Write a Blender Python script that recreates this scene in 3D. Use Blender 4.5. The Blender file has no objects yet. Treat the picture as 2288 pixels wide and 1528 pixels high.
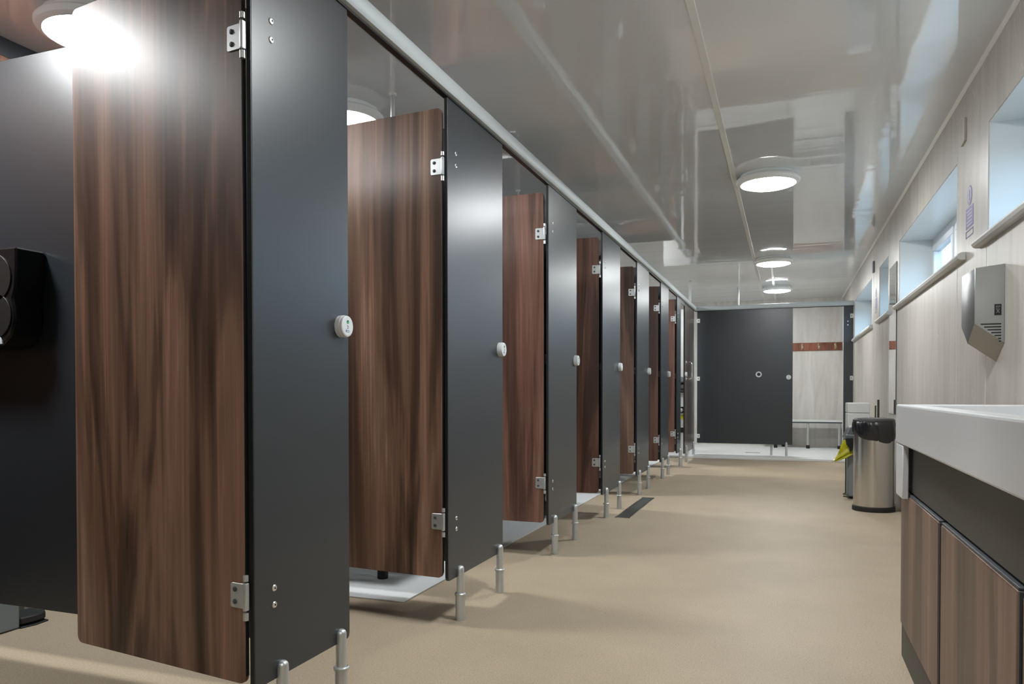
import bpy, bmesh, math, random
from mathutils import Vector, Matrix
random.seed(7)
PI = math.pi
SC = bpy.context.scene
COL = SC.collection

# ------------------------------------------------------------------ camera
def cam_axes(yaw, pitch, roll):
    r = Vector((math.cos(yaw), math.sin(yaw), 0)); f = Vector((-math.sin(yaw), math.cos(yaw), 0)); u = Vector((0, 0, 1))
    f2 = f * math.cos(pitch) + u * math.sin(pitch); u2 = u * math.cos(pitch) - f * math.sin(pitch)
    return r * math.cos(roll) + u2 * math.sin(roll), u2 * math.cos(roll) - r * math.sin(roll), f2
r_, u_, f_ = cam_axes(0.3517, -0.0148, -0.001)
cd = bpy.data.cameras.new('camera'); cam = bpy.data.objects.new('camera', cd); COL.objects.link(cam)
cam.matrix_world = Matrix(((r_.x, u_.x, -f_.x, 0), (r_.y, u_.y, -f_.y, 0), (r_.z, u_.z, -f_.z, 0.8908), (0, 0, 0, 1)))
cd.sensor_width = 36; cd.lens = 1674.16 * 36 / 2288
cd.shift_x = 0; cd.shift_y = (900.1 - 764) / 2288
cd.clip_start = 0.05; cd.clip_end = 200
SC.camera = cam

# ------------------------------------------------------------------ world (overcast daylight outside the windows), exposure
w = bpy.data.worlds.new('overcast_sky'); SC.world = w; w.use_nodes = True
nt = w.node_tree; bg = nt.nodes['Background']
tc = nt.nodes.new('ShaderNodeTexCoord'); sx = nt.nodes.new('ShaderNodeSeparateXYZ'); cr = nt.nodes.new('ShaderNodeValToRGB')
nt.links.new(tc.outputs['Generated'], sx.inputs[0]); nt.links.new(sx.outputs['Z'], cr.inputs[0]); nt.links.new(cr.outputs[0], bg.inputs['Color'])
cr.color_ramp.elements[0].position = 0.0; cr.color_ramp.elements[0].color = (0.10, 0.11, 0.13, 1)
cr.color_ramp.elements[1].position = 0.06; cr.color_ramp.elements[1].color = (0.45, 0.68, 0.93, 1)
bg.inputs['Strength'].default_value = 7.5
SC.view_settings.view_transform = 'Standard'; SC.view_settings.look = 'None'
SC.view_settings.exposure = 0.16; SC.view_settings.gamma = 1.0; SC.view_settings.use_curve_mapping = False
LED_STRENGTH = 95.0
try:
    SC.cycles.use_denoising = True
    SC.cycles.max_bounces = 10; SC.cycles.diffuse_bounces = 6; SC.cycles.glossy_bounces = 5
    SC.cycles.transparent_max_bounces = 12; SC.cycles.sample_clamp_indirect = 20
    SC.cycles.caustics_reflective = False; SC.cycles.caustics_refractive = False
except Exception: pass

# ------------------------------------------------------------------ materials
def mat(name, col=(.5, .5, .5), rough=.5, metal=0.0, spec=.5, emit=None, es=0, coat=0, ior=None):
    m = bpy.data.materials.new(name); m.use_nodes = True
    b = m.node_tree.nodes['Principled BSDF']
    b.inputs['Base Color'].default_value = (*col, 1); b.inputs['Roughness'].default_value = rough
    b.inputs['Metallic'].default_value = metal; b.inputs['Specular IOR Level'].default_value = spec
    if ior: b.inputs['IOR'].default_value = ior
    if coat: b.inputs['Coat Weight'].default_value = coat; b.inputs['Coat Roughness'].default_value = .05
    if emit: b.inputs['Emission Color'].default_value = (*emit, 1); b.inputs['Emission Strength'].default_value = es
    return m
def nodes(m): return m.node_tree.nodes, m.node_tree.links, m.node_tree.nodes['Principled BSDF']
def mapping(m, scale, coord='Object', rnd=False):
    N, L, b = nodes(m)
    t = N.new('ShaderNodeTexCoord'); mp = N.new('ShaderNodeMapping'); mp.inputs['Scale'].default_value = scale
    src = t.outputs[coord]
    if coord == 'World': src = None
    if rnd:
        oi = N.new('ShaderNodeObjectInfo'); ml = N.new('ShaderNodeMath'); ml.operation = 'MULTIPLY'; ml.inputs[1].default_value = 37.0
        L.new(oi.outputs['Random'], ml.inputs[0]); cx = N.new('ShaderNodeCombineXYZ')
        L.new(ml.outputs[0], cx.inputs[0]); L.new(ml.outputs[0], cx.inputs[1])
        ad = N.new('ShaderNodeVectorMath'); ad.operation = 'ADD'
        L.new(src, ad.inputs[0]); L.new(cx.outputs[0], ad.inputs[1]); src = ad.outputs[0]
    L.new(src, mp.inputs[0]); return mp
def noise(m, mp, scale, detail=3, rough=.5, dist=0.0):
    N, L, b = nodes(m); n = N.new('ShaderNodeTexNoise')
    n.inputs['Scale'].default_value = scale; n.inputs['Detail'].default_value = detail
    n.inputs['Roughness'].default_value = rough; n.inputs['Distortion'].default_value = dist
    L.new(mp.outputs[0], n.inputs['Vector']); return n
def ramp(m, src, stops):
    N, L, b = nodes(m); r = N.new('ShaderNodeValToRGB'); e = r.color_ramp.elements
    while len(e) < len(stops): e.new(.5)
    for k, (p, c) in enumerate(stops): e[k].position = p; e[k].color = (*c, 1)
    L.new(src, r.inputs[0]); return r
def mixc(m, f, a, bb, mode='MIX'):
    N, L, b = nodes(m); x = N.new('ShaderNodeMix'); x.data_type = 'RGBA'; x.blend_type = mode
    if isinstance(f, (int, float)): x.inputs[0].default_value = f
    else: L.new(f, x.inputs[0])
    for k, s in ((6, a), (7, bb)):
        if isinstance(s, tuple): x.inputs[k].default_value = (*s, 1)
        else: L.new(s, x.inputs[k])
    return x
def bump(m, h, strength, dist):
    N, L, b = nodes(m); n = N.new('ShaderNodeBump'); n.inputs['Strength'].default_value = strength; n.inputs['Distance'].default_value = dist
    L.new(h, n.inputs['Height']); L.new(n.outputs[0], b.inputs['Normal'])

def wood(name, dark, mid, light, rough=.35, cscale=1.0):
    m = mat(name, mid, rough, spec=.38); N, L, b = nodes(m)
    mp = mapping(m, (1 * cscale, 1 * cscale, .10), rnd=True)
    n1 = noise(m, mp, 4.6, 3.0, .55, 1.3)
    mp2 = mapping(m, (1, 1, .018), rnd=True)
    n2 = noise(m, mp2, 58, 4, .62, .3)
    r1 = ramp(m, n1.outputs[0], [(.37, dark), (.46, tuple(v * .62 for v in mid)), (.50, mid), (.57, tuple(v * 1.15 for v in mid)), (.68, light)])
    r2 = ramp(m, n2.outputs[0], [(.30, (.62, .58, .55)), (.46, (.95, .95, .95)), (.58, (1.10, 1.08, 1.06)), (.66, (1.65, 1.58, 1.52))])
    mx = mixc(m, .85, r1.outputs[0], r2.outputs[0], 'MULTIPLY')
    L.new(mx.outputs[2], b.inputs['Base Color']); return m
M = {}
M['wood'] = wood('walnut_laminate', (.048, .028, .018), (.195, .110, .074), (.330, .205, .146))
M['wood_dark'] = wood('dark_walnut_laminate', (.030, .019, .013), (.085, .050, .036), (.150, .092, .066))
M['wood_red'] = wood('reddish_walnut_laminate', (.070, .036, .027), (.140, .070, .051), (.205, .115, .086))
M['wood_cab'] = wood('vanity_walnut_laminate', (.095, .058, .043), (.155, .095, .071), (.215, .135, .104), .4, 1.3)
M['wood_far'] = wood('weathered_walnut_laminate', (.075, .058, .047), (.120, .095, .078), (.170, .140, .120), .3)
M['mahogany'] = wood('mahogany_strip', (.16, .055, .03), (.22, .075, .042), (.27, .10, .06), .45)
M['hpl'] = mat('charcoal_laminate', (.025, .030, .036), .335, spec=.65)
_n = noise(M['hpl'], mapping(M['hpl'], (1, 1, 1)), 900, 2); bump(M['hpl'], _n.outputs[0], .10, .0004)
M['edge'] = mat('black_panel_edge', (.012, .012, .013), .4)
M['alu'] = mat('satin_aluminium', (.60, .62, .62), .36, .75)
M['rail'] = mat('silver_anodised_rail', (.50, .55, .56), .55, .25)
M['steel'] = mat('brushed_steel', (.62, .60, .57), .26, 1.0)
_mp = mapping(M['steel'], (1, 1, .01)); _n = noise(M['steel'], _mp, 260, 2); bump(M['steel'], _n.outputs[0], .05, .001)
M['chrome'] = mat('polished_chrome', (.75, .75, .74), .14, 1.0)
M['screw'] = mat('zinc_screw', (.8, .8, .8), .25, .9)
M['hole'] = mat('black_recess', (.006, .006, .006), .6)
M['ceil'] = mat('glossy_ceiling_cladding', (.74, .76, .77), .05, spec=.5, ior=2.1)
_n = noise(M['ceil'], mapping(M['ceil'], (.18, 1.9, 1)), 1.3, 3.0, .55); bump(M['ceil'], _n.outputs[0], .5, .010)
M['strip'] = mat('white_jointing_strip', (.80, .79, .75), .35)
M['white'] = mat('white_plastic', (.78, .79, .78), .35)
M['offwhite'] = mat('offwhite_plastic', (.66, .67, .66), .4)
M['lamp_body'] = mat('lamp_bezel_white', (.88, .90, .89), .5)
M['lens'] = mat('lit_opal_diffuser', (.9, .9, .9), .4, emit=(.965, .99, 1.0), es=LED_STRENGTH)
M['tray'] = mat('white_shower_floor', (.66, .67, .67), .42)
M['counter'] = mat('solid_surface_white', (.62, .63, .64), .28)
M['carcass'] = mat('olive_black_carcass', (.050, .049, .040), .5)
M['rubber'] = mat('black_rubber', (.012, .012, .012), .6)
M['bag'] = mat('black_bin_liner', (.010, .010, .012), .22, spec=.7)
M['grey'] = mat('mid_grey_plastic', (.20, .225, .235), .45)
M['dark_grey'] = mat('slate_plastic', (.055, .06, .065), .4)
M['yellow'] = mat('yellow_liner', (.62, .58, .03), .35)
M['green'] = mat('green_indicator', (.03, .50, .14), .4)
M['blue'] = mat('blue_print', (.05, .16, .42), .5)
M['ink'] = mat('grey_print', (.16, .17, .19), .5)
M['purple'] = mat('violet_print', (.17, .13, .34), .5)
M['lilac'] = mat('pale_lilac_print', (.46, .45, .58), .5)
M['upvc'] = mat('white_window_profile', (.74, .77, .80), .3)
M['lining'] = mat('daylight_tinted_lining', (.66, .69, .68), .3)  # cooler and paler than the cream wall: daylight put into the reveal colour
M['paper'] = mat('white_tissue', (.72, .74, .77), .8)
M['smoke'] = mat('smoked_dispenser_case', (.010, .010, .011), .3, spec=.35)
M['smoke2'] = mat('paper_roll_seen_through_smoke', (.016, .015, .014), .5)
M['brass'] = mat('aged_brass', (.42, .36, .24), .3, .9)
M['mirror'] = mat('mirror_silver', (.86, .87, .86), .01, 1.0)
M['olive'] = mat('dark_green_handle', (.05, .06, .035), .4)
# glass: thin pane, mostly clear
g = bpy.data.materials.new('clear_glass'); g.use_nodes = True; N = g.node_tree.nodes; L = g.node_tree.links; N.clear()
out = N.new('ShaderNodeOutputMaterial'); tr = N.new('ShaderNodeBsdfTransparent'); tr.inputs[0].default_value = (.92, .96, .97, 1)
gl = N.new('ShaderNodeBsdfGlossy'); gl.inputs['Roughness'].default_value = .02; fr = N.new('ShaderNodeFresnel'); mx = N.new('ShaderNodeMixShader')
ge = N.new('ShaderNodeNewGeometry'); sb_ = N.new('ShaderNodeMath'); sb_.operation = 'SUBTRACT'; sb_.inputs[0].default_value = 1.0; mu = N.new('ShaderNodeMath'); mu.operation = 'MULTIPLY'
L.new(ge.outputs['Backfacing'], sb_.inputs[1]); L.new(fr.outputs[0], mu.inputs[0]); L.new(sb_.outputs[0], mu.inputs[1])
L.new(mu.outputs[0], mx.inputs[0]); L.new(tr.outputs[0], mx.inputs[1]); L.new(gl.outputs[0], mx.inputs[2]); L.new(mx.outputs[0], out.inputs[0])
M['glass'] = g
# cream wall panels with fine vertical veining and panel seams
def wallmat(name, base, seam_axis=None):
    m = mat(name, base, .38, spec=.45); N, L, b = nodes(m)
    n1 = noise(m, mapping(m, (1, 1, .13)), 9, 4, .6, .7)
    n2 = noise(m, mapping(m, (1, 1, .03)), 22, 2, .5, .3)
    n3 = noise(m, mapping(m, (1, 1, .35)), 4.5, 2, .5, 2.2)
    a = ramp(m, n1.outputs[0], [(.3, tuple(v * .86 for v in base)), (.5, base), (.72, (base[0] * 1.10, base[1] * 1.12, base[2] * 1.15))])
    c = ramp(m, n2.outputs[0], [(.35, (.955, .95, .94)), (.6, (1, 1, 1))])
    x = mixc(m, .8, a.outputs[0], c.outputs[0], 'MULTIPLY')
    v = ramp(m, n3.outputs[0], [(.490, (0, 0, 0)), (.5, (1, 1, 1)), (.51, (0, 0, 0))])
    n4 = noise(m, mapping(m, (1, 1, 1)), 3.1, 2); gate = ramp(m, n4.outputs[0], [(.52, (0, 0, 0)), (.62, (.4, .4, .4))])
    vv = mixc(m, 1.0, v.outputs[0], gate.outputs[0], 'MULTIPLY')
    y = mixc(m, vv.outputs[2], x.outputs[2], (.80, .78, .72))
    L.new(y.outputs[2], b.inputs['Base Color']); return m
M['wall'] = wallmat('cream_stone_wall_panel', (.52, .49, .44))
M['wall_pale'] = wallmat('pale_shower_wall_panel', (.61, .59, .55))
# speckled vinyl floor
m = mat('beige_safety_vinyl', (.43, .34, .235), .42, spec=.25); N, L, b = nodes(m)
n1 = noise(m, mapping(m, (1, 1, 1)), 2.2, 3); n2 = noise(m, mapping(m, (1, 1, 1)), 210, 2, .65); n3 = noise(m, mapping(m, (1, 1, 1)), 420, 1, .5)
a = ramp(m, n1.outputs[0], [(.35, (.370, .302, .216)), (.65, (.408, .334, .240))])
c = ramp(m, n2.outputs[0], [(.34, (.62, .60, .57)), (.45, (1, 1, 1)), (.60, (1, 1, 1)), (.68, (1.4, 1.4, 1.4))])
x = mixc(m, .75, a.outputs[0], c.outputs[0], 'MULTIPLY'); L.new(x.outputs[2], b.inputs['Base Color'])
rr = ramp(m, n3.outputs[0], [(.3, (.48, .48, .48)), (.7, (.6, .6, .6))]); L.new(rr.outputs[0], b.inputs['Roughness'])
bump(m, n2.outputs[0], .12, .0008); M['floor'] = m

# ------------------------------------------------------------------ mesh helpers
def new(): return bmesh.new()
def place(bm, vs, mtx):
    if mtx is not None: bmesh.ops.transform(bm, matrix=mtx, verts=vs)
def box(bm, x0, x1, y0, y1, z0, z1, bev=0.0, seg=2, mtx=None):
    t = bmesh.new()
    bmesh.ops.create_cube(t, size=1.0)
    for v in t.verts: v.co = Vector((x0 + (v.co.x + .5) * (x1 - x0), y0 + (v.co.y + .5) * (y1 - y0), z0 + (v.co.z + .5) * (z1 - z0)))
    if bev: bmesh.ops.bevel(t, geom=list(t.edges), offset=bev, segments=seg, profile=.5, affect='EDGES')
    join(bm, t, mtx); return bm
def join(bm, t, mtx=None):
    if mtx is not None: bmesh.ops.transform(t, matrix=mtx, verts=list(t.verts))
    me = bpy.data.meshes.new('tmp'); t.to_mesh(me); t.free(); bm.from_mesh(me); bpy.data.meshes.remove(me)
def lathe(bm, prof, n=28, mtx=None, sx=1.0, sy=1.0, fn=None):
    """prof: list of (r, z); closed with caps where r == 0."""
    n = max(n, 20) if n > 8 else n
    t = bmesh.new(); rings = []
    for r, z in prof:
        if r <= 1e-6: rings.append([t.verts.new((0, 0, z))]); continue
        ring = []
        for k in range(n):
            a = 2 * PI * k / n; p = Vector((r * math.cos(a) * sx, r * math.sin(a) * sy, z))
            if fn: p = fn(p, a)
            ring.append(t.verts.new(p))
        rings.append(ring)
    for A, B in zip(rings, rings[1:]):
        if len(A) == 1 and len(B) == 1: continue
        for k in range(n):
            k2 = (k + 1) % n
            if len(A) == 1: t.faces.new((A[0], B[k], B[k2]))
            elif len(B) == 1: t.faces.new((A[k], A[k2], B[0]))
            else: t.faces.new((A[k], A[k2], B[k2], B[k]))
    bmesh.ops.recalc_face_normals(t, faces=list(t.faces)); join(bm, t, mtx); return bm
def prism(bm, pts, d0, d1, axis='Y', bev=0.0, mtx=None):
    """extrude a polygon given in the plane normal to axis (Y: x,z ; X: y,z ; Z: x,y)."""
    t = bmesh.new()
    def P(p, d):
        return (p[0], d, p[1]) if axis == 'Y' else ((d, p[0], p[1]) if axis == 'X' else (p[0], p[1], d))
    a = [t.verts.new(P(p, d0)) for p in pts]; b = [t.verts.new(P(p, d1)) for p in pts]
    t.faces.new(a); t.faces.new(list(reversed(b)))
    for k in range(len(pts)): t.faces.new((a[k], b[k], b[(k + 1) % len(pts)], a[(k + 1) % len(pts)]))
    bmesh.ops.recalc_face_normals(t, faces=list(t.faces))
    if bev: bmesh.ops.bevel(t, geom=list(t.edges), offset=bev, segments=1, profile=.5, affect='EDGES')
    join(bm, t, mtx); return bm
def rrect(x0, x1, z0, z1, r, n=5, corners=(1, 1, 1, 1)):
    pts = []
    for (cx, cz, a0, on) in ((x1 - r, z1 - r, 0, corners[0]), (x0 + r, z1 - r, 90, corners[1]), (x0 + r, z0 + r, 180, corners[2]), (x1 - r, z0 + r, 270, corners[3])):
        if not on:
            sx_ = 1 if a0 in (0, 270) else -1; sz_ = 1 if a0 in (0, 90) else -1
            pts.append((cx + sx_ * r, cz + sz_ * r)); continue
        for k in range(n + 1):
            a = math.radians(a0 + 90 * k / n); pts.append((cx + r * math.cos(a), cz + r * math.sin(a)))
    return pts
def circ(cx, cz, rx, rz=None, n=24):
    rz = rz or rx
    return [(cx + rx * math.cos(2 * PI * k / n), cz + rz * math.sin(2 * PI * k / n)) for k in range(n)]
def tube(bm, pts, r, n=20, mtx=None, closed_ends=True):
    n = max(n, 20); t = bmesh.new(); rings = []; pts = [Vector(p) for p in pts]
    for i, p in enumerate(pts):
        d = (pts[min(i + 1, len(pts) - 1)] - pts[max(i - 1, 0)]).normalized()
        up = Vector((0, 0, 1)) if abs(d.z) < .9 else Vector((1, 0, 0))
        s = d.cross(up).normalized(); u = s.cross(d).normalized()
        rings.append([t.verts.new(p + (s * math.cos(2 * PI * k / n) + u * math.sin(2 * PI * k / n)) * r) for k in range(n)])
    for A, B in zip(rings, rings[1:]):
        for k in range(n): t.faces.new((A[k], A[(k + 1) % n], B[(k + 1) % n], B[k]))
    if closed_ends: t.faces.new(rings[0]); t.faces.new(list(reversed(rings[-1])))
    bmesh.ops.recalc_face_normals(t, faces=list(t.faces)); join(bm, t, mtx); return bm
def obj(name, bm, m, parent=None, loc=None, angle=22):
    me = bpy.data.meshes.new(name); bm.to_mesh(me); bm.free(); me.materials.append(m)
    me.polygons.foreach_set('use_smooth', [True] * len(me.polygons)); me.set_sharp_from_angle(angle=math.radians(angle))
    o = bpy.data.objects.new(name, me); COL.objects.link(o)
    if loc: o.location = loc
    if parent: o.parent = parent
    return o
def tag(o, label, cat, group=None, kind=None):
    o['label'] = label; o['category'] = cat
    if group: o['group'] = group
    if kind: o['kind'] = kind
    return o
def thing(name, label, cat, loc=(0, 0, 0), rz=0, group=None):
    o = bpy.data.objects.new(name, None); o.empty_display_size = .1; COL.objects.link(o); o.location = loc; o.rotation_euler = (0, 0, rz)
    return tag(o, label, cat, group)
def struct(name, bm, m, parent=None, angle=22):
    o = obj(name, bm, m, parent, angle=angle)
    if not parent: o['kind'] = 'structure'
    return o
def dup(root, loc=None, rz=None, label=None, group=None):
    def cp(o, par):
        c = o.copy(); COL.objects.link(c); c.parent = par
        for ch in [x for x in o.children]: cp(ch, c)
        return c
    r = cp(root, None)
    if loc: r.location = loc
    if rz is not None: r.rotation_euler = (0, 0, rz)
    if label: r['label'] = label
    if group: r['group'] = group
    return r

# ------------------------------------------------------------------ dimensions
FX = -1.2; RX = .806; ZC = 2.35; LX = -3.05; YF = 10.62; YB = 12.6; YN = -1.6; ZT = 2.0; ZB = .172
PILS = [(.200, .785), (1.472, 1.887), (2.570, 3.148), (3.840, 4.410), (5.093, 5.674), (6.363, 6.946), (7.650, 8.171), (8.836, 9.165)]

# ------------------------------------------------------------------ setting
b = new(); box(b, LX - .1, RX + .35, YN - .1, YB + .1, -.08, 0); struct('floor', b, M['floor'])
b = new(); box(b, LX - .1, RX + .35, YN - .1, YB + .1, ZC, ZC + .08); struct('ceiling', b, M['ceil'])
b = new(); box(b, LX - .1, LX, YN, YB, 0, ZC); struct('wall_left', b, M['wall_pale'])
b = new(); box(b, LX - .1, RX + .35, YN - .1, YN, 0, ZC); struct('wall_near', b, M['wall'])
b = new(); box(b, LX - .1, RX + .35, YB, YB + .1, 0, ZC); struct('wall_far', b, M['wall_pale'])
WIN = [(1.50, 3.735), (4.365, 6.455), (7.10, 7.76), (8.43, 10.49)]; WZ0, WZ1 = 1.562, 2.046; WD = 1.035; WO = 1.10
b = new()
box(b, RX, WO, YN, YB, 0, WZ0); box(b, RX, WO, YN, YB, WZ1, ZC)
ys = [YN] + [v for a in WIN for v in a] + [YB]
for k in range(0, len(ys), 2): box(b, RX, WO, ys[k], ys[k + 1], WZ0, WZ1)
bmesh.ops.remove_doubles(b, verts=b.verts, dist=1e-5)
struct('wall_right', b, M['wall'])
# fine panel seams on the right wall
k = 1
b = new()
for (yy, z0, z1) in ((3.75, .0, 1.52), (4.345, .0, 1.52), (4.352, 2.05, 2.30), (6.56, 2.05, 2.3), (7.06, 0, 2.3), (8.25, 0, 2.3), (2.5, .85, 1.52)):
    box(b, RX - .0012, RX + .001, yy - .0012, yy + .0012, z0, z1)
struct('trim_1', b, M['strip'])
# cornice, ceiling jointing strip, floor tray
b = new(); prism(b, [(RX, ZC), (RX - .016, ZC), (RX - .016, ZC - .004), (RX - .004, ZC - .016), (RX, ZC - .016)], YN, YB, 'Y'); struct('trim_2', b, M['strip'])
b = new(); box(b, -.362, -.330, YN, YB, ZC - .005, ZC + .002, .002); struct('trim_3', b, M['strip'])
b = new(); prism(b, [(LX, ZC), (LX + .02, ZC), (LX + .02, ZC - .075), (LX, ZC - .075)], YN, 2.87, 'Y'); struct('trim_4', b, M['hpl'])
b = new(); box(b, -1.222, -1.192, 10.10, 10.135, 2.07, ZC, .003); struct('trim_5', b, M['upvc'])
b = new(); box(b, LX, LX + .015, YN, 2.87, .10, ZC - .075); struct('trim_6', b, M['wood_red'])

# windows: frame, pane(s), sill, lining
def window(n, y0, y1, mulls, sill_over=(.16, .06)):
    b = new(); fw = .055; x0, x1 = WD, WD + .06
    box(b, x0, x1, y0, y1, WZ0, WZ0 + fw, .004); box(b, x0, x1, y0, y1, WZ1 - fw, WZ1, .004)
    box(b, x0, x1, y0, y0 + fw, WZ0 + fw, WZ1 - fw, .004); box(b, x0, x1, y1 - fw, y1, WZ0 + fw, WZ1 - fw, .004)
    edges = [y0 + fw] + [v for mm in mulls for v in mm] + [y1 - fw]
    for a, c in mulls: box(b, x0, x1, a, c, WZ0 + fw, WZ1 - fw, .004)
    fr = struct('window_%d' % n, b, M['upvc'])
    for k in range(0, len(edges), 2):
        a, c = edges[k], edges[k + 1]; sb = new(); sw = .05; X0, X1 = WD - .012, WD + .045
        a += .004; c -= .004; z0, z1 = WZ0 + fw + .004, WZ1 - fw - .004
        box(sb, X0, X1, a, c, z0, z0 + sw, .006); box(sb, X0, X1, a, c, z1 - sw, z1, .006)
        box(sb, X0, X1, a, a + sw, z0 + sw, z1 - sw, .006); box(sb, X0, X1, c - sw, c, z0 + sw, z1 - sw, .006)
        s = obj('sash', sb, M['upvc'], fr)
        pb = new(); box(pb, WD + .012, WD + .018, a + sw, c - sw, z0 + sw, z1 - sw); obj('window_pane', pb, M['glass'], s)
        hb = new(); box(hb, X0 - .022, X0, (a + c) / 2 - .06, (a + c) / 2 + .06, z0 + .012, z0 + .030, .004); obj('window_handle', hb, M['white'], s)
    lb = new()
    box(lb, RX + .004, WD, y0 - .0, y0 + .004, WZ0, WZ1); box(lb, RX + .004, WD, y1 - .004, y1, WZ0, WZ1); box(lb, RX + .004, WD, y0, y1, WZ1 - .004, WZ1)
    obj('window_lining', lb, M['lining'], fr)
    s0, s1 = y0 - sill_over[0], y1 + sill_over[1]
    sb = new(); prism(sb, [(WD, WZ0 + .002), (RX - .018, WZ0 + .002), (RX - .030, WZ0 - .004), (RX - .036, WZ0 - .016), (RX - .030, WZ0 - .028), (RX - .018, WZ0 - .034), (RX + .001, WZ0 - .034), (RX + .001, WZ0 - .004), (WD, WZ0 - .004)], y0, y1, 'Y')
    for a, c in ((s0, y0), (y1, s1)):
        prism(sb, [(RX, WZ0 + .002), (RX - .018, WZ0 + .002), (RX - .030, WZ0 - .004), (RX - .036, WZ0 - .016), (RX - .030, WZ0 - .028), (RX - .018, WZ0 - .034), (RX, WZ0 - .034)], a, c, 'Y')
    obj('window_sill', sb, M['offwhite'], fr)
    return fr
window(1, *WIN[0], [(2.62, 2.70)], (.1, .13)); window(2, *WIN[1], [(5.60, 5.68)], (.20, .09)); window(3, *WIN[2], []); window(4, *WIN[3], [(9.42, 9.5)], (.10, .05))

# white shower floors: raised step across the far end, and trays inside the shower cubicles
b = new(); box(b, -2.99, RX, 10.23, YB, 0, .032, .006)
tag(obj('shower_step', b, M['tray']), 'raised white shower floor with a front lip across the far end of the room', 'step')
ylist = [(2.80, 10.23)]
b = new(); box(b, LX, -1.515, 2.80, 10.23, 0, .006, .002)
tag(obj('shower_tray', b, M['tray']), 'long flat white wet floor running under the shower cubicles behind the second door', 'shower floor')
# slot drain in the far shower floor
t = thing('slot_drain', 'thin dark slot drain in the white floor under the far charcoal panel', 'drain', (-.45, 11.05, .032))
b = new(); box(b, -.10, .10, -.02, .02, 0, .002); obj('drain_frame', b, M['hole'], t)

# linear floor drain in the corridor
t = thing('floor_drain', 'narrow stainless floor drain with dark grate set in the beige floor beside the cubicles', 'drain', (-1.088, 5.755, 0))
b = new(); box(b, -.052, .052, -.535, -.530, 0, .003); box(b, -.052, .052, .530, .535, 0, .003); box(b, -.052, -.046, -.535, .535, 0, .003); box(b, .046, .052, -.535, .535, 0, .003)
obj('drain_frame', b, M['steel'], t)
b = new(); box(b, -.046, .046, -.53, .53, 0, .0012); obj('drain_channel', b, M['hole'], t)
b = new()
box(b, -.038, .038, -.525, .525, .0012, .0022)
obj('drain_grate', b, mat('dark_grate', (.07, .075, .068), .4, .5), t)

# ------------------------------------------------------------------ ceiling lamps
def make_lamp(loc, label):
    t = thing('ceiling_light', label, 'light', loc, 0, 'round ceiling lights')
    b = new(); lathe(b, [(0, 0), (.178, 0), (.180, -.006), (.176, -.016), (.196, -.024), (.207, -.036), (.207, -.046), (.200, -.056), (.188, -.063), (.178, -.066), (.174, -.063), (0, -.058)], 48)
    obj('lamp_housing', b, M['lamp_body'], t)
    b = new(); lathe(b, [(.175, -.062), (.173, -.0670), (.145, -.0760), (.100, -.0830), (.05, -.0865), (0, -.0875)], 48)
    obj('lamp_diffuser', b, M['lens'], t); return t
lamp0 = make_lamp((-.125, 5.35, ZC), 'largest round lit ceiling light above the corridor, nearest in view')
for loc, lb in [((-.145, 8.70, ZC), 'middle round ceiling light above the corridor, between the near and the farthest one'),
                ((-.135, 11.05, ZC), 'farthest round ceiling light, low above the end shower panel'),
                ((-.125, 2.40, ZC), 'round ceiling light above the corridor, over the vanity counter'),
                ((-.125, -1.0, ZC), 'round ceiling light behind the viewpoint'),
                ((-2.56, 2.22, ZC), 'round ceiling light at the top left corner, above the tall charcoal partition'),
                ((-2.16, 3.36, ZC), 'round ceiling light peeking over the second open walnut door'),
                ((-2.74, 1.12, ZC), 'round ceiling light over the nearest cubicle'),
                ((-2.3, 5.9, ZC), 'round ceiling light over the fourth cubicle row'),
                ((-2.3, 8.1, ZC), 'round ceiling light over the sixth cubicle'),
                ((-2.1, 10.0, ZC), 'unseen round ceiling light added to brighten the accessible shower cubicle')]:  # last one is an added, unseen lamp that brightens the dark gap
    dup(lamp0, loc, 0, lb)
# surface conduits
for (a, c, lb) in ((8.93, 10.82, 'short white conduit on the ceiling between the two farthest lights'), (11.28, YB, 'white conduit on the ceiling running from the farthest light to the end wall')):
    b = new(); box(b, -.190, -.160, a, c, ZC - .022, ZC, .004); tag(obj('ceiling_conduit', b, M['white']), lb, 'conduit', 'ceiling conduits')
def riser(x, y, z0, label):
    t = thing('riser_pipe', label, 'pipe', (x, y, ZC), 0, 'riser pipes')
    b = new(); tube(b, [(0, 0, 0), (0, 0, z0 - ZC)], .011, 12); obj('pipe', b, M['alu'], t)
    b = new(); lathe(b, [(0, 0), (.018, 0), (.018, -.008), (.014, -.012), (0, -.012)], 20); obj('ceiling_rose', b, M['white'], t)
    return t
riser(-1.815, 3.26, 1.2, 'white riser pipe dropping from the ceiling above the second open walnut door')
riser(-1.835, 5.13, 1.2, 'slim riser pipe showing just above the third walnut door')
riser(-.64, 10.92, 1.2, 'thin riser pipe dropping from the ceiling behind the far charcoal panel')

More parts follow.
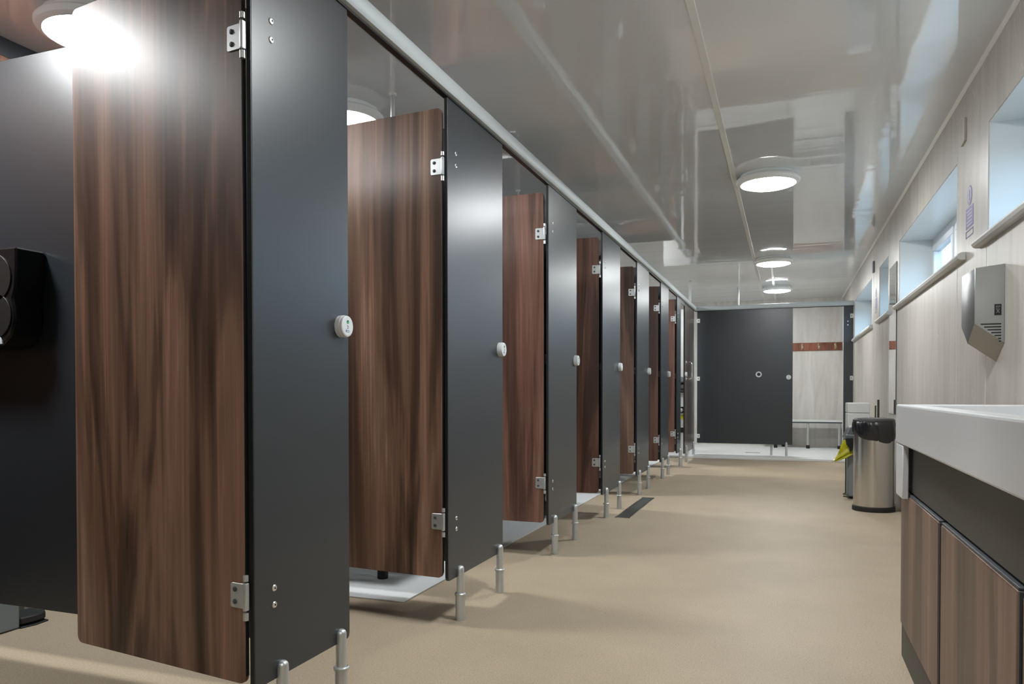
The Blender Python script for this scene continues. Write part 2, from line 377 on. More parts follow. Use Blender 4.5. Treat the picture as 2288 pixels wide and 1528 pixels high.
# ------------------------------------------------------------------ head rails
def rail_prof(c, front, back):
    # rounded D profile: c = panel plane coordinate, front = direction sign
    pts = []
    for k in range(9):
        a = -PI / 2 + PI * k / 8; pts.append((c + front * (.006 + .018 * max(0.0, math.cos(a)) ** .6), 2.035 + .031 * math.sin(a)))
    pts += [(c - front * back, 2.066), (c - front * back, 2.004)]
    return pts
t = thing('head_rail', 'long silver head rail running along the tops of the cubicle fronts', 'rail', (0, 0, 0))
b = new(); prism(b, rail_prof(FX, 1, .030), YN, YF - .032, 'Y'); obj('rail_profile', b, M['rail'], t, angle=25)
b = new(); box(b, FX - .018, FX + .004, YN, YF - .034, 1.9965, 2.0018); obj('rail_gap_shadow', b, M['edge'], t)  # black strip standing in for the gap and shadow line under the rail
t = thing('head_rail', 'short silver head rail spanning the room above the far shower front', 'rail', (0, 0, 0))
b = new(); prism(b, rail_prof(YF, -1, .030), FX - .03, RX, 'X'); obj('rail_profile', b, M['rail'], t, angle=25)
b = new(); box(b, FX, RX, YF - .004, YF + .018, 1.996, 2.003); obj('rail_gap_shadow', b, M['edge'], t)  # same painted dark line below the far rail

# ------------------------------------------------------------------ cubicle hardware
def screw_bm(r=.0085):
    b = new(); lathe(b, [(0, .0035), (r * .35, .0035), (r * .8, .003), (r, .0012), (r, 0)], 16); return b
def screw(parent, loc, rot):
    o = obj('screw', screw_bm(), M['screw'], parent); o.location = loc; o.rotation_euler = rot
    b = new(); lathe(b, [(0, .0042), (.0026, .0042), (.0026, .003)], 6); h = obj('screw_socket', b, M['hole'], None); h.parent = o
    return o
def foot(parent, x, y=-.005, base=0.0, name='support_foot'):
    b = new(); lathe(b, [(0, base), (.0185, base), (.0185, .098), (0, .098)], 24)
    o = obj(name, b, M['alu'], parent); o.location = (x, y, 0)
    b = new(); lathe(b, [(0, .097), (.0215, .097), (.0225, .100), (.0225, .104), (.0200, .107), (0, .107)], 24); obj('foot_collar', b, M['alu'], o)
    b = new(); lathe(b, [(0, .107), (.0155, .107), (.0155, .198), (.0150, .2025), (.0134, .2065), (.0110, .2097), (.0078, .2120), (.004, .2134), (0, .2138)], 24); obj('foot_clamp', b, M['alu'], o)
    return o
def lock(parent, x, z, y=0.0):
    """round indicator on the corridor face (local -Y)."""
    R = Matrix.Translation((x, y, z)) @ Matrix.Rotation(PI / 2, 4, 'X')
    b = new(); lathe(b, [(0, 0), (.0315, 0), (.0315, .014), (.0305, .0145), (.0305, .019), (.0295, .0225), (.026, .0240), (0, .0240)], 36, R)
    o = obj('lock_indicator', b, M['offwhite'], parent)
    b = new(); prism(b, circ(x, z + .012, .0052), y - .0246, y - .0238, 'Y'); obj('indicator_window', b, M['hole'], o)
    b = new(); prism(b, circ(x - .0006, z + .0108, .0036), y - .0250, y - .0240, 'Y'); obj('green_flag', b, M['green'], o)
    b = new()
    prism(b, [(x - .0052, z + .0015), (x - .003, z + .0025), (x + .0005, z + .002), (x + .0042, z - .0015), (x + .0030, z - .003), (x, z - .0005), (x - .003, z + .0005)], y - .0246, y - .0238, 'Y')
    prism(b, [(x - .0030, z - .0035), (x, z - .0045), (x + .0030, z - .0040), (x + .0012, z - .0075), (x - .0012, z - .0078)], y - .0246, y - .0238, 'Y')
    obj('turn_symbol', b, M['ink'], o)
    b = new(); prism(b, [(x - .0085, z - .0085), (x - .0065, z - .0120), (x - .0060, z - .0150), (x - .0078, z - .0175), (x - .0100, z - .0165), (x - .0108, z - .0135)], y - .0246, y - .0238, 'Y'); obj('maker_mark', b, M['blue'], o)
    b = new(); box(b, x - .004, x + .0075, y - .0246, y - .0238, z - .0128, z - .0112); box(b, x - .004, x + .0080, y - .0246, y - .0238, z - .0168, z - .0155); obj('maker_lettering', b, M['ink'], o)
    return o
def panel_bm(x0, x1, z0, z1, t=.013, r=.012, corners=(1, 1, 1, 1), y=0.0):
    b = new(); prism(b, rrect(x0, x1, z0, z1, r, 5, corners), y, y + t, 'Y', .0012); return b
ordn = ['', 'nearest', 'second', 'third', 'fourth', 'fifth', 'sixth', 'farthest']

def make_pilaster(w, feet_x, name_lbl, locked=True, top=1.997):
    t = thing('pilaster_panel', name_lbl, 'cubicle panel', (0, 0, 0), 0, 'charcoal cubicle front panels')
    obj('front_panel', panel_bm(0, w, ZB, top, corners=(0, 0, 1, 1)), M['hpl'], t)
    eb = new(); box(eb, -.0022, .0002, .0008, .0122, ZB + .013, top); box(eb, w - .0002, w + .0012, .0008, .0122, ZB + .013, top); obj('edge_band', eb, M['edge'], t)
    for x in feet_x: foot(t, x)
    for z in (1.806, 1.760, .402, .360): screw(t, (.073, 0, z), (PI / 2, 0, 0))
    if locked: lock(t, w - .040, 1.078)
    return t
plabel = ['charcoal cubicle front panel left of the first open walnut door',
          'largest charcoal cubicle front panel, nearest the camera, with a clear green lock indicator',
          'second charcoal cubicle front panel from the camera, between the second and third walnut doors',
          'third charcoal cubicle front panel, between the third and fourth walnut doors',
          'fourth charcoal cubicle front panel, just behind the floor drain',
          'fifth charcoal cubicle front panel, between the fifth and sixth walnut doors',
          'sixth charcoal cubicle front panel, before the last small open walnut door',
          'last narrow charcoal front panel beside the bright vertical gap']
for i, (a, c) in enumerate(PILS):
    wd = c - a
    fx = (.098, wd - .052) if i < 6 else ((.085, wd - .055) if i == 6 else (.24, wd - .02))
    p = make_pilaster(wd, fx, plabel[i], i != 7)
    p.location = (FX, a, 0); p.rotation_euler = (0, 0, PI / 2)

# ------------------------------------------------------------------ doors
def hinge(parent, z, lbl=None):
    """flag hinge on the visible face (local -Y) of an open door, barrel beyond the hinge edge."""
    b = new(); prism(b, rrect(-.046, .002, z - .030, z + .030, .006, 4, (0, 1, 1, 0)), -.0030, 0, 'Y', .0006)
    o = obj('hinge', b, M['offwhite'] if False else M['alu'], parent)
    b = new(); box(b, .002, .012, -.010, .004, z - .034, z + .034, .003); tube(b, [(.0075, -.004, z - .056), (.0075, -.004, z - .038)], .0065, 16); tube(b, [(.0075, -.004, z + .038), (.0075, -.004, z + .052)], .0065, 16)
    obj('hinge_barrel', b, M['alu'], o)
    for dz in (-.015, .015):
        b = new(); lathe(b, [(0, .0035), (.003, .0035), (.006, .002), (.0062, 0)], 12, Matrix.Translation((-.030, -.003, z + dz)) @ Matrix.Rotation(PI / 2, 4, 'X')); lathe(b, [(0, .0038), (.0022, .0038), (.0022, .003)], 6, Matrix.Translation((-.030, -.003, z + dz)) @ Matrix.Rotation(PI / 2, 4, 'X'))
        obj('hinge_screw', b, M['dark_grey'], o)
    return o
DOORZ = (.186, 1.957)
def make_door(w, lbl, wm):
    t = thing('cubicle_door', lbl, 'door', (0, 0, 0), 0, 'walnut cubicle doors standing open')
    obj('door_panel', panel_bm(-w, 0, DOORZ[0], DOORZ[1], .0125, .020, (1, 1, 1, 1)), wm, t)
    b = new(); box(b, .0000, .0010, .0012, .0113, DOORZ[0] + .02, DOORZ[1] - .02); box(b, -w - .0010, -w, .0012, .0113, DOORZ[0] + .02, DOORZ[1] - .02); obj('door_edge', b, M['edge'], t)
    hinge(t, 1.737); hinge(t, .400)
    # inside thumb-turn with catch near the free edge, on the rear face
    b = new(); lathe(b, [(0, 0), (.026, 0), (.026, .010), (.022, .014), (0, .014)], 24, Matrix.Translation((-w + .045, .0125, 1.078)) @ Matrix.Rotation(-PI / 2, 4, 'X')); obj('thumb_turn', b, M['offwhite'], t)
    return t
dlabel = ['', 'largest open walnut cubicle door at the left, washed by the lamp glow at its top',
          'second open walnut cubicle door, right of the nearest charcoal panel',
          'third open walnut cubicle door, right of the second charcoal panel',
          'fourth open walnut cubicle door, right of the third charcoal panel',
          'fifth open darker walnut door, right of the fourth charcoal panel',
          'sixth open reddish walnut door, a narrow strip right of the fifth charcoal panel',
          'farthest open walnut door, the thinnest reddish strip before the bright gap']
dang = [0, 8, 5, 1, -8, -7, -9, -9]
dw = [0, .664, .66, .67, .66, .66, .68, .645]
dmat = [None, M['wood'], M['wood'], M['wood_red'], M['wood_red'], M['wood_dark'], M['wood_red'], M['wood_red']]
for i in range(1, 8):
    d = make_door(dw[i], dlabel[i], dmat[i]); d.location = (FX - (.0205 if i < 3 else .026), PILS[i][0] - (.010 if i < 3 else .006), 0); d.rotation_euler = (0, 0, math.radians(-dang[i]))

# ------------------------------------------------------------------ partitions between cubicles
parlabel = ['charcoal partition on the near side of the first cubicle',
            'big charcoal partition behind the first open door, carrying the toilet roll dispenser',
            'charcoal partition behind the second open walnut door', 'charcoal partition behind the third open walnut door', 'charcoal partition behind the fourth open walnut door',
            'charcoal partition behind the fifth open walnut door', 'charcoal partition behind the sixth open walnut door', 'charcoal partition behind the farthest open walnut door']
for i, (a, c) in enumerate(PILS):
    t = thing('partition_panel', parlabel[i], 'partition', (FX - .013, a + .310, 0), 0, 'partitions between the cubicles')
    L_ = FX - .013 - (LX if i > 1 else LX + .015)
    obj('panel', panel_bm(-L_, -.002, ZB, ZT, .013, .008, (0, 0, 0, 1)), M['hpl'], t)
    for z in (1.83, 1.078, .285):
        b = new(); box(b, -.105, 0, -.003, 0, z - .030, z + .030, .001); box(b, -.003, 0, -.030, 0, z - .030, z + .030, .001)
        o = obj('angle_bracket', b, M['alu'], t)
        b = new(); lathe(b, [(0, .003), (.005, .003), (.006, 0)], 12, Matrix.Translation((-.062, -.003, z)) @ Matrix.Rotation(PI / 2, 4, 'X')); obj('bracket_screw', b, M['dark_grey'], o)
    foot(t, -L_ + .35)

# ------------------------------------------------------------------ toilet roll dispenser
t = thing('toilet_roll_dispenser', 'black smoked twin toilet roll dispenser on the partition at the left edge', 'dispenser', (-2.485, PILS[1][0] + .310, 1.05))
prof = [(-.20, .300), (.205, .300), (.205, .235), (.200, .17), (.188, .14), (.195, .11), (.198, .07), (.180, .02), (.140, -.010), (.05, -.02), (-.20, -.02)]
b = new(); prism(b, prof, -.100, 0, 'Y', .006); obj('dispenser_case', b, M['smoke'], t)
b = new(); prism(b, circ(.095, .205, .090, .080, 32), -.104, -.099, 'Y', .001); prism(b, circ(.100, .085, .085, .075, 32), -.104, -.099, 'Y', .001); obj('roll_window', b, M['smoke2'], t)
b = new(); prism(b, circ(.06, .205, .034, .036, 24), -.1055, -.103, 'Y'); prism(b, circ(.055, .085, .030, .036, 24), -.1055, -.103, 'Y'); obj('roll_core', b, M['hole'], t)
b = new(); pts = [(-.05, -.010), (.148, -.006)] + [(.02 + .128 * math.cos(a * PI / 16), -.006 + .055 * math.sin(a * PI / 16)) for a in range(1, 9)] + [(-.05, .049)]
prism(b, pts, -.1065, -.101, 'Y', .001); obj('paper_tail', b, M['paper'], t)
# sanitary bin seen under the partition
t = thing('sanitary_bin', 'grey sanitary bin with black pedal, low under the partition at the bottom left', 'bin', (-2.71, 2.0, 0))
b = new(); box(b, -.30, 0, -.19, .0, .004, .55, .006); obj('bin_body', b, M['grey'], t)
b = new(); box(b, -.305, .006, -.195, .005, .55, .60, .012); obj('bin_lid', b, M['dark_grey'], t)
b = new(); prism(b, [(-.10, .015), (.0, .0), (.012, .055), (.006, .100), (-.04, .13), (-.10, .11)], .012, .040, 'Z', .005); prism(b, [(-.10, -.0), (.005, -.0), (.018, .055), (.010, .11), (-.10, .12)], 0, .006, 'Z', .002); obj('bin_pedal', b, M['rubber'], t)
t = thing('duct_plinth', 'grey boxed plinth at the foot of the cubicle rear wall, just behind the sanitary bin', 'plinth', (-2.95, 2.35, 0))
b = new(); box(b, -.08, .09, -.22, .28, .003, .42, .004); obj('plinth_box', b, M['grey'], t)

# shower bench in third cubicle: only its leg shows
def bench(name, label, x0, x1, y0, y1, z, legs, base, foot_h=.05, tube_m='alu', group=None):
    t = thing(name, label, 'bench', ((x0 + x1) / 2, (y0 + y1) / 2, base), 0, group)
    cx, cy = (x0 + x1) / 2, (y0 + y1) / 2
    b = new(); n = 4; dy = (y1 - y0) / n
    for k in range(n): box(b, x0 - cx, x1 - cx, y0 - cy + k * dy + .004, y0 - cy + (k + 1) * dy - .004, z - .022 - base, z - base, .004)
    obj('bench_seat', b, M['offwhite'], t)
    b = new(); box(b, x0 - cx, x1 - cx, y0 - cy, y0 - cy + .02, z - .040 - base, z - .0225 - base, .002); box(b, x0 - cx, x1 - cx, y1 - cy - .02, y1 - cy, z - .040 - base, z - .0225 - base, .002); obj('bench_frame', b, M['dark_grey'], t)
    for lx, ly in legs:
        b = new(); tube(b, [(lx - cx, ly - cy, foot_h), (lx - cx, ly - cy, z - .041 - base)], .018, 16); o = obj('leg', b, M[tube_m], t)
        b = new(); lathe(b, [(0, 0), (.025, 0), (.026, .006), (.024, foot_h), (0, foot_h)], 18, Matrix.Translation((lx - cx, ly - cy, 0))); obj('rubber_foot', b, M['rubber'], o)
    return t
bench('shower_bench', 'small shower bench in the third cubicle, its black leg showing under the second door', -2.28, -1.76, 3.07, 3.36, .45, [(-1.80, 3.12), (-2.2, 3.12), (-1.80, 3.32), (-2.2, 3.32)], .006, .12, 'rubber')

# ------------------------------------------------------------------ accessible shower door + gap
t = thing('header_strip', 'thin grey header strip above the bright gap beside the last front panel', 'panel', (FX, 9.170, 0), PI / 2)
b = new(); box(b, 0, .355, 0, .013, 1.958, 1.996); obj('strip', b, M['hpl'], t)
t = thing('accessible_door', 'closed full-height greyish walnut door with a steel pull handle, next to the far corner', 'door', (FX, 9.53, 0), PI / 2)
obj('door_panel', panel_bm(0, .985, .115, 1.993, .013, .006), M['wood_far'], t)
b = new(); box(b, -.012, -.001, -.001, .014, .115, 1.993); obj('door_edge', b, M['edge'], t)
b = new(); box(b, .992, 1.016, -.006, .014, .115, 1.993, .002); obj('corner_post', b, M['alu'], t)
b = new(); tube(b, [(.15, 0, 1.265), (.15, -.040, 1.265), (.15, -.055, 1.262), (.15, -.066, 1.250), (.15, -.069, 1.235), (.15, -.069, 1.085), (.15, -.066, 1.070), (.15, -.055, 1.058), (.15, -.040, 1.055), (.15, 0, 1.055)], .0095, 14)
for z in (1.265, 1.055): lathe(b, [(0, .008), (.02, .008), (.022, 0)], 18, Matrix.Translation((.15, 0, z)) @ Matrix.Rotation(PI / 2, 4, 'X'))
obj('pull_handle', b, M['chrome'], t)
lock(t, .055, 1.105); foot(t, .13); foot(t, .90, -.005, .033)
# service panel seen through the gap
t = thing('service_panel', 'bright white panel with black and yellow fittings, seen through the narrow gap', 'panel', (-1.47, 10.60, .032))
b = new(); box(b, -.16, .20, 0, .02, 0, 2.0, .002); obj('backing_board', b, M['white'], t)
b = new(); lathe(b, [(0, .05), (.035, .05), (.040, .035), (.040, 0)], 20, Matrix.Translation((.10, 0, 1.03)) @ Matrix.Rotation(PI / 2, 4, 'X')); obj('shower_valve', b, M['alu'], t)
b = new(); box(b, .0, .19, -.03, 0, .955, .985, .004); box(b, .0, .19, -.03, 0, .885, .905, .004); box(b, .0, .19, -.03, 0, .845, .862, .004); obj('black_bracket', b, M['rubber'], t)
b = new(); lathe(b, [(0, .04), (.02, .038), (.026, .02), (.026, 0)], 16, Matrix.Translation((.09, 0, .60)) @ Matrix.Rotation(PI / 2, 4, 'X')); obj('white_knob', b, M['white'], t)
b = new(); box(b, .04, .19, -.004, 0, .56, .65, .001); box(b, .0, .19, -.006, 0, .29, .36, .001); obj('black_band', b, M['rubber'], t)
b = new(); box(b, .05, .18, -.006, -.004, .475, .535); obj('yellow_label', b, M['yellow'], t)
b = new(); box(b, .05, .18, -.003, 0, .38, .455); obj('white_label', b, M['offwhite'], t)

# ------------------------------------------------------------------ far shower front
def wall_bracket(parent, x, z, w=.050, s=1):
    b = new(); box(b, min(x, x + s * w), max(x, x + s * w), -.006, 0, z - .028, z + .028, .004); o = obj('bracket', b, M['offwhite'], parent)
    b = new(); lathe(b, [(0, .003), (.006, .003), (.007, 0)], 12, Matrix.Translation((x + s * w * .6, -.006, z)) @ Matrix.Rotation(PI / 2, 4, 'X')); obj('bracket_screw', b, M['dark_grey'], o)
t = thing('shower_front_panel', 'wide charcoal shower panel closing the far end, with a ring and a round lock', 'shower panel', (-1.18, YF, 0))
obj('front_panel', panel_bm(.012, 1.250, .182, 1.997, corners=(0, 0, 1, 1)), M['hpl'], t)
for z in (1.868, 1.070, .278): wall_bracket(t, .0, z)
lock(t, 1.200, 1.080)
b = new(); lathe(b, [(.022, .002), (.030, .006), (.038, .006), (.040, 0), (.022, 0), (.022, .002)], 28, Matrix.Translation((.822, 0, 1.122)) @ Matrix.Rotation(PI / 2, 4, 'X')); o = obj('ring_pull', b, M['offwhite'], t)
b = new(); lathe(b, [(0, .002), (.022, .002), (.022, 0)], 24, Matrix.Translation((.822, 0, 1.122)) @ Matrix.Rotation(PI / 2, 4, 'X')); obj('ring_recess', b, M['hole'], o)
for x in (1.175, .985):
    b = new(); lathe(b, [(0, .032), (.0165, .032), (.0150, .04), (.0150, .200), (.0105, .214), (.005, .218), (0, .219)], 20); o = obj('support_foot', b, M['alu'], t); o.location = (x, .0065 if x > 1 else .09, 0)
t = thing('shower_jamb_panel', 'narrow charcoal panel fixed to the right wall at the far end', 'shower panel', (.688, YF, 0))
obj('front_panel', panel_bm(0, .114, .182, 1.997, corners=(0, 0, 1, 1)), M['hpl'], t)
for z in (1.870, 1.065, .278): wall_bracket(t, .116, z, .040, -1)
for z in (1.800, 1.755): screw(t, (.048, 0, z), (PI / 2, 0, 0))
b = new(); box(b, -.010, -.001, .0, .016, .182, 1.997); obj('edge_strip', b, M['offwhite'], t)

# hook rail on the rear shower wall
t = thing('coat_hook_rail', 'reddish wooden rail with brass coat hooks on the far shower wall', 'coat rack', (-.05, YB, 1.59))
b = new(); box(b, -.85, .845, -.020, 0, -.062, .062, .004); obj('rail_board', b, M['mahogany'], t)
for k, x in enumerate((.272, .512, .752, .032, -.208, -.448)):
    b = new()
    box(b, x - .014, x + .014, -.026, -.020, -.045, .045, .003)
    tube(b, [(x, -.024, .022), (x, -.045, .018), (x, -.062, .024), (x, -.068, .038)], .0065, 16); tube(b, [(x, -.024, -.020), (x, -.040, -.034), (x, -.058, -.036), (x, -.066, -.022)], .0065, 16)
    lathe(b, [(0, .009), (.009, .004), (.010, 0), (.008, -.006), (0, -.008)], 12, Matrix.Translation((x, -.068, .042)))
    obj('coat_hook', b, M['brass'], t)
bench('changing_bench', 'slim bench on silver legs under the hook rail in the far shower', -.30, .785, 12.13, 12.50, .455, [(.30, 12.16), (.735, 12.16), (-.16, 12.16), (-.05, 12.44)], .032)

# ------------------------------------------------------------------ right-hand wall things
t = thing('wall_mirror', 'tall narrow frameless mirror on the right wall, reflecting the hook rail', 'mirror', (RX, 6.76, 1.31))
b = new(); box(b, -.006, 0, -.205, .205, -.600, .600, .001); obj('mirror_backing', b, M['dark_grey'], t)
b = new(); box(b, -.0075, -.006, -.203, .203, -.598, .598); obj('mirror_glass', b, M['mirror'], t)

def wash_sign(loc, label):
    t = thing('hand_wash_sign', label, 'sign', loc, 0, 'violet wall notices')
    b = new(); prism(b, circ(0, .060, .046, .046, 32), -.0012, 0, 'X'); obj('symbol_disc', b, M['purple'], t)
    b = new(); prism(b, circ(0, .064, .034, .034, 28), -.0018, -.0012, 'X'); o = obj('symbol_field', b, M['lilac'], t)
    b = new(); prism(b, [(-.012, .036), (.012, .036), (.014, .055), (.018, .07), (.012, .07), (.008, .060), (.008, .086), (.003, .086), (.002, .066), (-.002, .09), (-.007, .09), (-.007, .066), (-.012, .082), (-.016, .080), (-.014, .055)], -.0023, -.0018, 'X'); obj('hand_symbol', b, M['purple'], o)
    b = new(); box(b, -.0012, 0, -.075, .075, -.090, .006); o = obj('text_panel', b, M['purple'], t)
    b = new()
    for k in range(5): box(b, -.0018, -.0012, -.056 + .006 * (k % 2), .056 - .010 * (k % 3), -.012 - .0165 * k - .003, -.012 - .0165 * k + .003)
    obj('text_lines', b, M['lilac'], o)
    b = new(); box(b, -.0012, 0, -.075, .075, -.134, -.128); box(b, -.0012, 0, -.075, .075, -.106, -.100); box(b, -.0012, 0, -.075, -.070, -.128, -.106); box(b, -.0012, 0, .070, .075, -.128, -.106); obj('note_frame', b, M['purple'], t)
    return t
s = wash_sign((RX - .0002, 4.075, 1.755), 'violet hand-washing notice on the wall between the two nearest windows')
dup(s, (RX - .0002, 8.03, 1.785), 0, 'small distant violet notice on the wall before the farthest window')
# painted cover plate
t = thing('cover_plate', 'cream cover plate with clipped corner high on the wall above the violet notice', 'cover plate', (RX, 4.20, 2.15))
b = new(); prism(b, [(-.045, -.050), (.030, -.060), (.055, -.045), (.055, .06), (-.045, .06)], -.010, 0, 'X', .001); obj('plate', b, M['wall'], t)
t = thing('wall_sensor', 'small dark sensor high on the wall above the distant violet notice', 'sensor', (RX, 8.20, 2.12))
b = new(); box(b, -.018, 0, -.035, .035, -.055, .055, .004); obj('sensor_case', b, M['grey'], t)
# device on far sill
t = thing('air_freshener', 'small white-topped dark device standing on the sill of the farthest window', 'air freshener', (.885, 8.72, WZ0 + .002))
b = new(); box(b, -.035, .035, -.030, .030, 0, .075, .008); obj('device_body', b, M['dark_grey'], t)
b = new(); lathe(b, [(.045, .075), (.050, .085), (.044, .105), (.025, .120), (0, .124), ], 20); lathe(b, [(0, .075), (.045, .075)], 20); obj('device_cap', b, M['white'], t)

# hand dryer
t = thing('hand_dryer', 'faceted steel hand dryer with a pointed bottom on the right wall', 'hand dryer', (RX, 3.45, 0))
Y0, Y1, YM = 0, .235, .118
XF = -.105
F = [(XF, Y0, 1.383), (XF, Y1, 1.383), (XF, Y1, 1.165), (XF, YM, 1.088), (XF, Y0, 1.162)]
Bk = [(0, Y0, 1.395), (0, Y1, 1.395), (0, Y1, 1.083), (0, YM + .01, 1.012), (0, Y0, 1.082)]
tm = bmesh.new(); fv = [tm.verts.new(p) for p in F]; bv = [tm.verts.new(p) for p in Bk]
tm.faces.new(fv); tm.faces.new(list(reversed(bv)))
for k in range(5): tm.faces.new((fv[k], bv[k], bv[(k + 1) % 5], fv[(k + 1) % 5]))
bmesh.ops.recalc_face_normals(tm, faces=list(tm.faces)); bmesh.ops.bevel(tm, geom=list(tm.edges), offset=.0025, segments=2, profile=.5, affect='EDGES')
b = new(); join(b, tm); obj('dryer_casing', b, mat('dull_steel_casing', (.36, .37, .37), .34, .85), t)
b = new()
for k in range(7):
    z = 1.158 - .0115 * k; xl = XF + .022 + .0115 * k * 1.05; xr = -.012
    if k == 6: xl = xr - .008
    box(b, xl, xr, -.0012, .002, z - .0026, z + .0026, .0012)
obj('air_vent', b, M['hole'], t)
b = new(); box(b, -.036, -.012, -.0015, .001, 1.192, 1.236); o = obj('rating_label', b, M['hole'], t)
b = new(); box(b, -.032, -.016, -.0022, -.0015, 1.226, 1.229); box(b, -.032, -.020, -.0022, -.0015, 1.220, 1.222)
box(b, -.0012, .0012, -.0022, -.0015, -.009, .009, mtx=Matrix.Translation((-.024, 0, 1.209)) @ Matrix.Rotation(.6, 4, 'Y')); box(b, -.0012, .0012, -.0022, -.0015, -.009, .009, mtx=Matrix.Translation((-.024, 0, 1.209)) @ Matrix.Rotation(-.6, 4, 'Y'))
obj('label_print', b, M['grey'], o)

# ------------------------------------------------------------------ vanity counter
CY0, CY1 = .25, 2.775
t = thing('vanity_counter', 'long white wash trough counter with deep front along the right wall', 'counter', (.34, CY1, 0))
b = new(); zt, zb_ = .848, .722
Lc = CY1 - CY0; Wc = RX - .34 - .001
box(b, 0, .055, -Lc, 0, zb_, zt, .006, 2)
box(b, Wc - .05, Wc, -Lc, 0, zb_, zt, .004)
box(b, .050, Wc - .045, -.06, -.0005, zb_, zt, .004); box(b, .050, Wc - .045, -Lc, -Lc + .06, zb_, zt, .004)
box(b, .050, Wc - .045, -Lc + .055, -.055, zb_, zb_ + .02)
obj('trough', b, M['counter'], t)
b = new(); lathe(b, [(0, .004), (.03, .004), (.034, 0)], 20, Matrix.Translation((Wc / 2, -1.0, zb_ + .02))); obj('waste_outlet', b, M['chrome'], t)
t = thing('vanity_cabinet', 'dark vanity cabinet with walnut doors under the white trough', 'cabinet', (.366, CY1 + .045, 0))
b = new(); box(b, .016, RX - .367, -(CY1 + .045 - CY0), 0, .112, .719); obj('cabinet_body', b, M['carcass'], t)
b = new(); box(b, .001, RX - .367, -(CY1 + .045 - CY0), 0, 0, .110, .001); obj('plinth', b, M['carcass'], t)
b = new(); box(b, -.025, -.007, -.195, -.049, .552, .720, .003); obj('end_drop_panel', b, M['counter'], t)
b = new(); box(b, .004, .015, -(CY1 + .045 - CY0), 0, .572, .720); obj('fascia_board', b, M['carcass'], t)
y = 0.0
for k in range(4):
    wdt = .685; y0 = -y - wdt; y1 = -y - .022
    b = new(); box(b, -.006, .0155, y0 + .006, y1, .118, .560, .004, 2); d = obj('cabinet_door', b, M['wood_cab'], t)
    b = new(); box(b, -.004, .0155, y0 + .006, y1, .5602, .566, .002); box(b, -.004, .0155, y0 + .0005, y0 + .0055, .118, .560, .001); obj('door_edging', b, M['dark_grey'], d)
    y += wdt + .004
    if -y - wdt < -(CY1 - CY0) + .05 - .2: break

# ------------------------------------------------------------------ bins
t = thing('steel_bin', 'brushed steel oval waste bin lined with a black bag, beside the counter end', 'bin', (.612, 6.20, 0))
SX, SY = 1.0, .92
b = new(); lathe(b, [(0, 0), (.146, 0), (.148, .006), (.146, .034), (.140, .038), (0, .038)], 48, None, SX, SY); obj('base_ring', b, M['rubber'], t)
b = new(); lathe(b, [(.0, .038), (.138, .038), (.139, .045), (.139, .600), (.135, .604), (0, .604)], 64, None, SX, SY); obj('bin_body', b, M['steel'], t)
def wr(p, a):
    s = 1 + .016 * math.sin(9 * a + 20 * p.z) + .010 * math.sin(23 * a + 45 * p.z) + .006 * math.sin(41 * a)
    q = Vector((p.x * s, p.y * s, p.z))
    if p.z < .60:
        q.z -= (.60 - p.z) / .03 * (.055 * max(0, math.cos(a + PI / 2 - .5)) + .006 * math.sin(5 * a))
    return q
b = new(); lathe(b, [(.141, .570), (.144, .575), (.146, .590), (.147, .615), (.147, .640), (.145, .660), (.141, .668), (.0, .668)], 96, None, SX, SY, wr); obj('bin_liner', b, M['bag'], t, angle=60)
b = new(); lathe(b, [(.141, .664), (.145, .670), (.143, .680), (.132, .690), (.06, .694), (0, .695)], 48, None, SX, SY); obj('bin_lid', b, mat('black_lid', (.035, .035, .035), .45), t)
t = thing('pedal_bin', 'grey pedal bin with a yellow bag hanging out, behind the steel bin', 'bin', (.47, 6.78, 0))
b = new(); box(b, 0, .19, 0, .26, .02, .50, .012, 2); obj('bin_body', b, M['grey'], t)
b = new(); box(b, .02, .17, .02, .24, 0, .02, .004); obj('bin_base', b, M['rubber'], t)
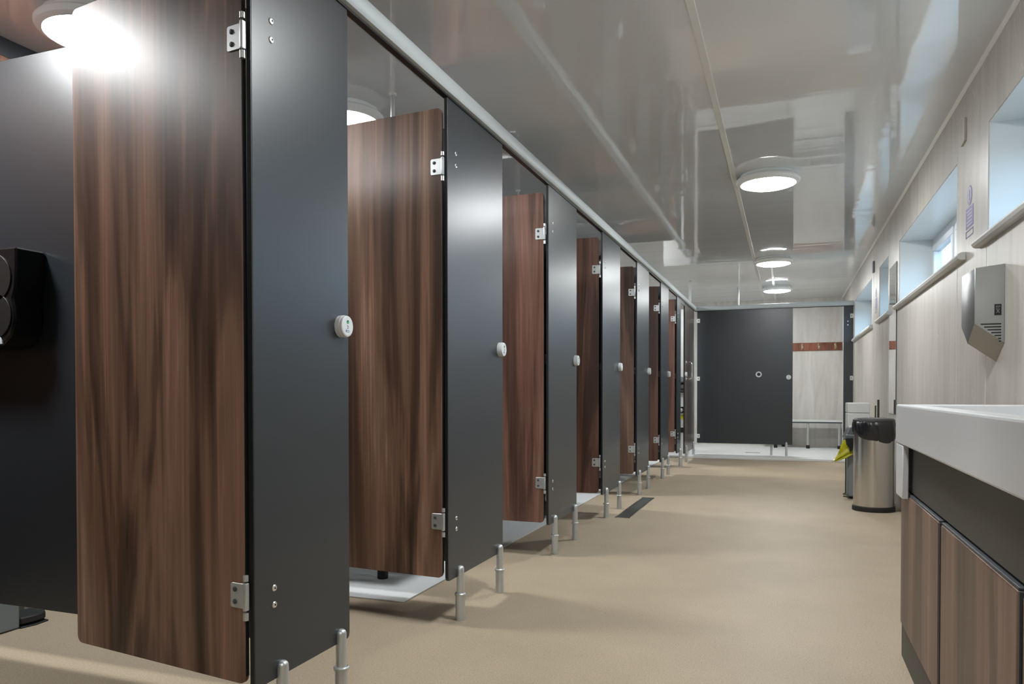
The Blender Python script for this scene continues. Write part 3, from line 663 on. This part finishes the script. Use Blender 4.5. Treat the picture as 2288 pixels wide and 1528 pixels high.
b = new(); tube(b, [(-.010, -.006, .05), (-.010, -.006, .44)], .0045, 8); tube(b, [(-.010, -.006, .05), (-.030, -.030, .045), (-.030, -.050, .045), (.01, -.055, .04)], .005, 8); tube(b, [(-.030, -.030, .025), (.01, -.03, .02)], .005, 8); obj('pedal_rod', b, M['olive'], t)
b = new(); box(b, -.012, .20, -.012, .27, .50, .535, .010); prism(b, [(-.025, .50), (.015, .59), (.12, .63), (.19, .60), (.20, .535), (.0, .47)], .0, .25, 'Y', .008); obj('bin_lid', b, mat('slate_lid', (.10, .115, .125), .3), t)
def sheet(bm, pts, th=.004):
    prism(bm, pts, -.006, -.006 + th, 'Y')
tm = bmesh.new(); rows = []
path = [((-.030, .49), (.12, .49)), ((-.050, .44), (.12, .45)), ((-.062, .40), (.09, .41)), ((-.080, .36), (.035, .375)), ((-.108, .325), (-.02, .345)), ((-.120, .312), (-.085, .318))]
for i, (p, q) in enumerate(path):
    row = []
    for k in range(9):
        f = k / 8; row.append(tm.verts.new((p[0] + (q[0] - p[0]) * f, -.020 - .012 * math.sin(f * 9 + i * 1.3) - .006 * i, p[1] + (q[1] - p[1]) * f + .006 * math.sin(f * 7 + i))))
    rows.append(row)
for A, B in zip(rows, rows[1:]):
    for k in range(8): tm.faces.new((A[k], A[k + 1], B[k + 1], B[k]))
bmesh.ops.solidify(tm, geom=list(tm.faces), thickness=.003)
b = new(); join(b, tm); obj('yellow_bag', b, M['yellow'], t, angle=80)
b = new(); prism(b, [(-.018, .500), (.13, .50), (.125, .44), (.09, .452), (.075, .425), (.05, .450), (.035, .405), (.015, .395), (.012, .43), (-.01, .455)], -.052, -.047, 'Y'); obj('black_print', b, M['bag'], t)
t = thing('disposal_unit', 'plain white upright disposal unit behind the two bins at the far right wall', 'bin', (.505, 7.22, 0))
b = new(); box(b, 0, .175, 0, .30, .003, .700, .008); obj('unit_body', b, M['white'], t)
b = new(); box(b, -.001, .176, -.002, .30, .702, .790, .008); obj('unit_lid', b, M['white'], t)
t = thing('cleaning_pole', 'dark slim handle leaning at the wall beside the white disposal unit', 'handle', (.735, 7.10, 0))
b = new(); tube(b, [(0, 0, 0), (0, 0, .82)], .009, 10); tube(b, [(-.022, 0, 0), (-.022, 0, .77)], .006, 10); obj('pole', b, M['olive'], t)
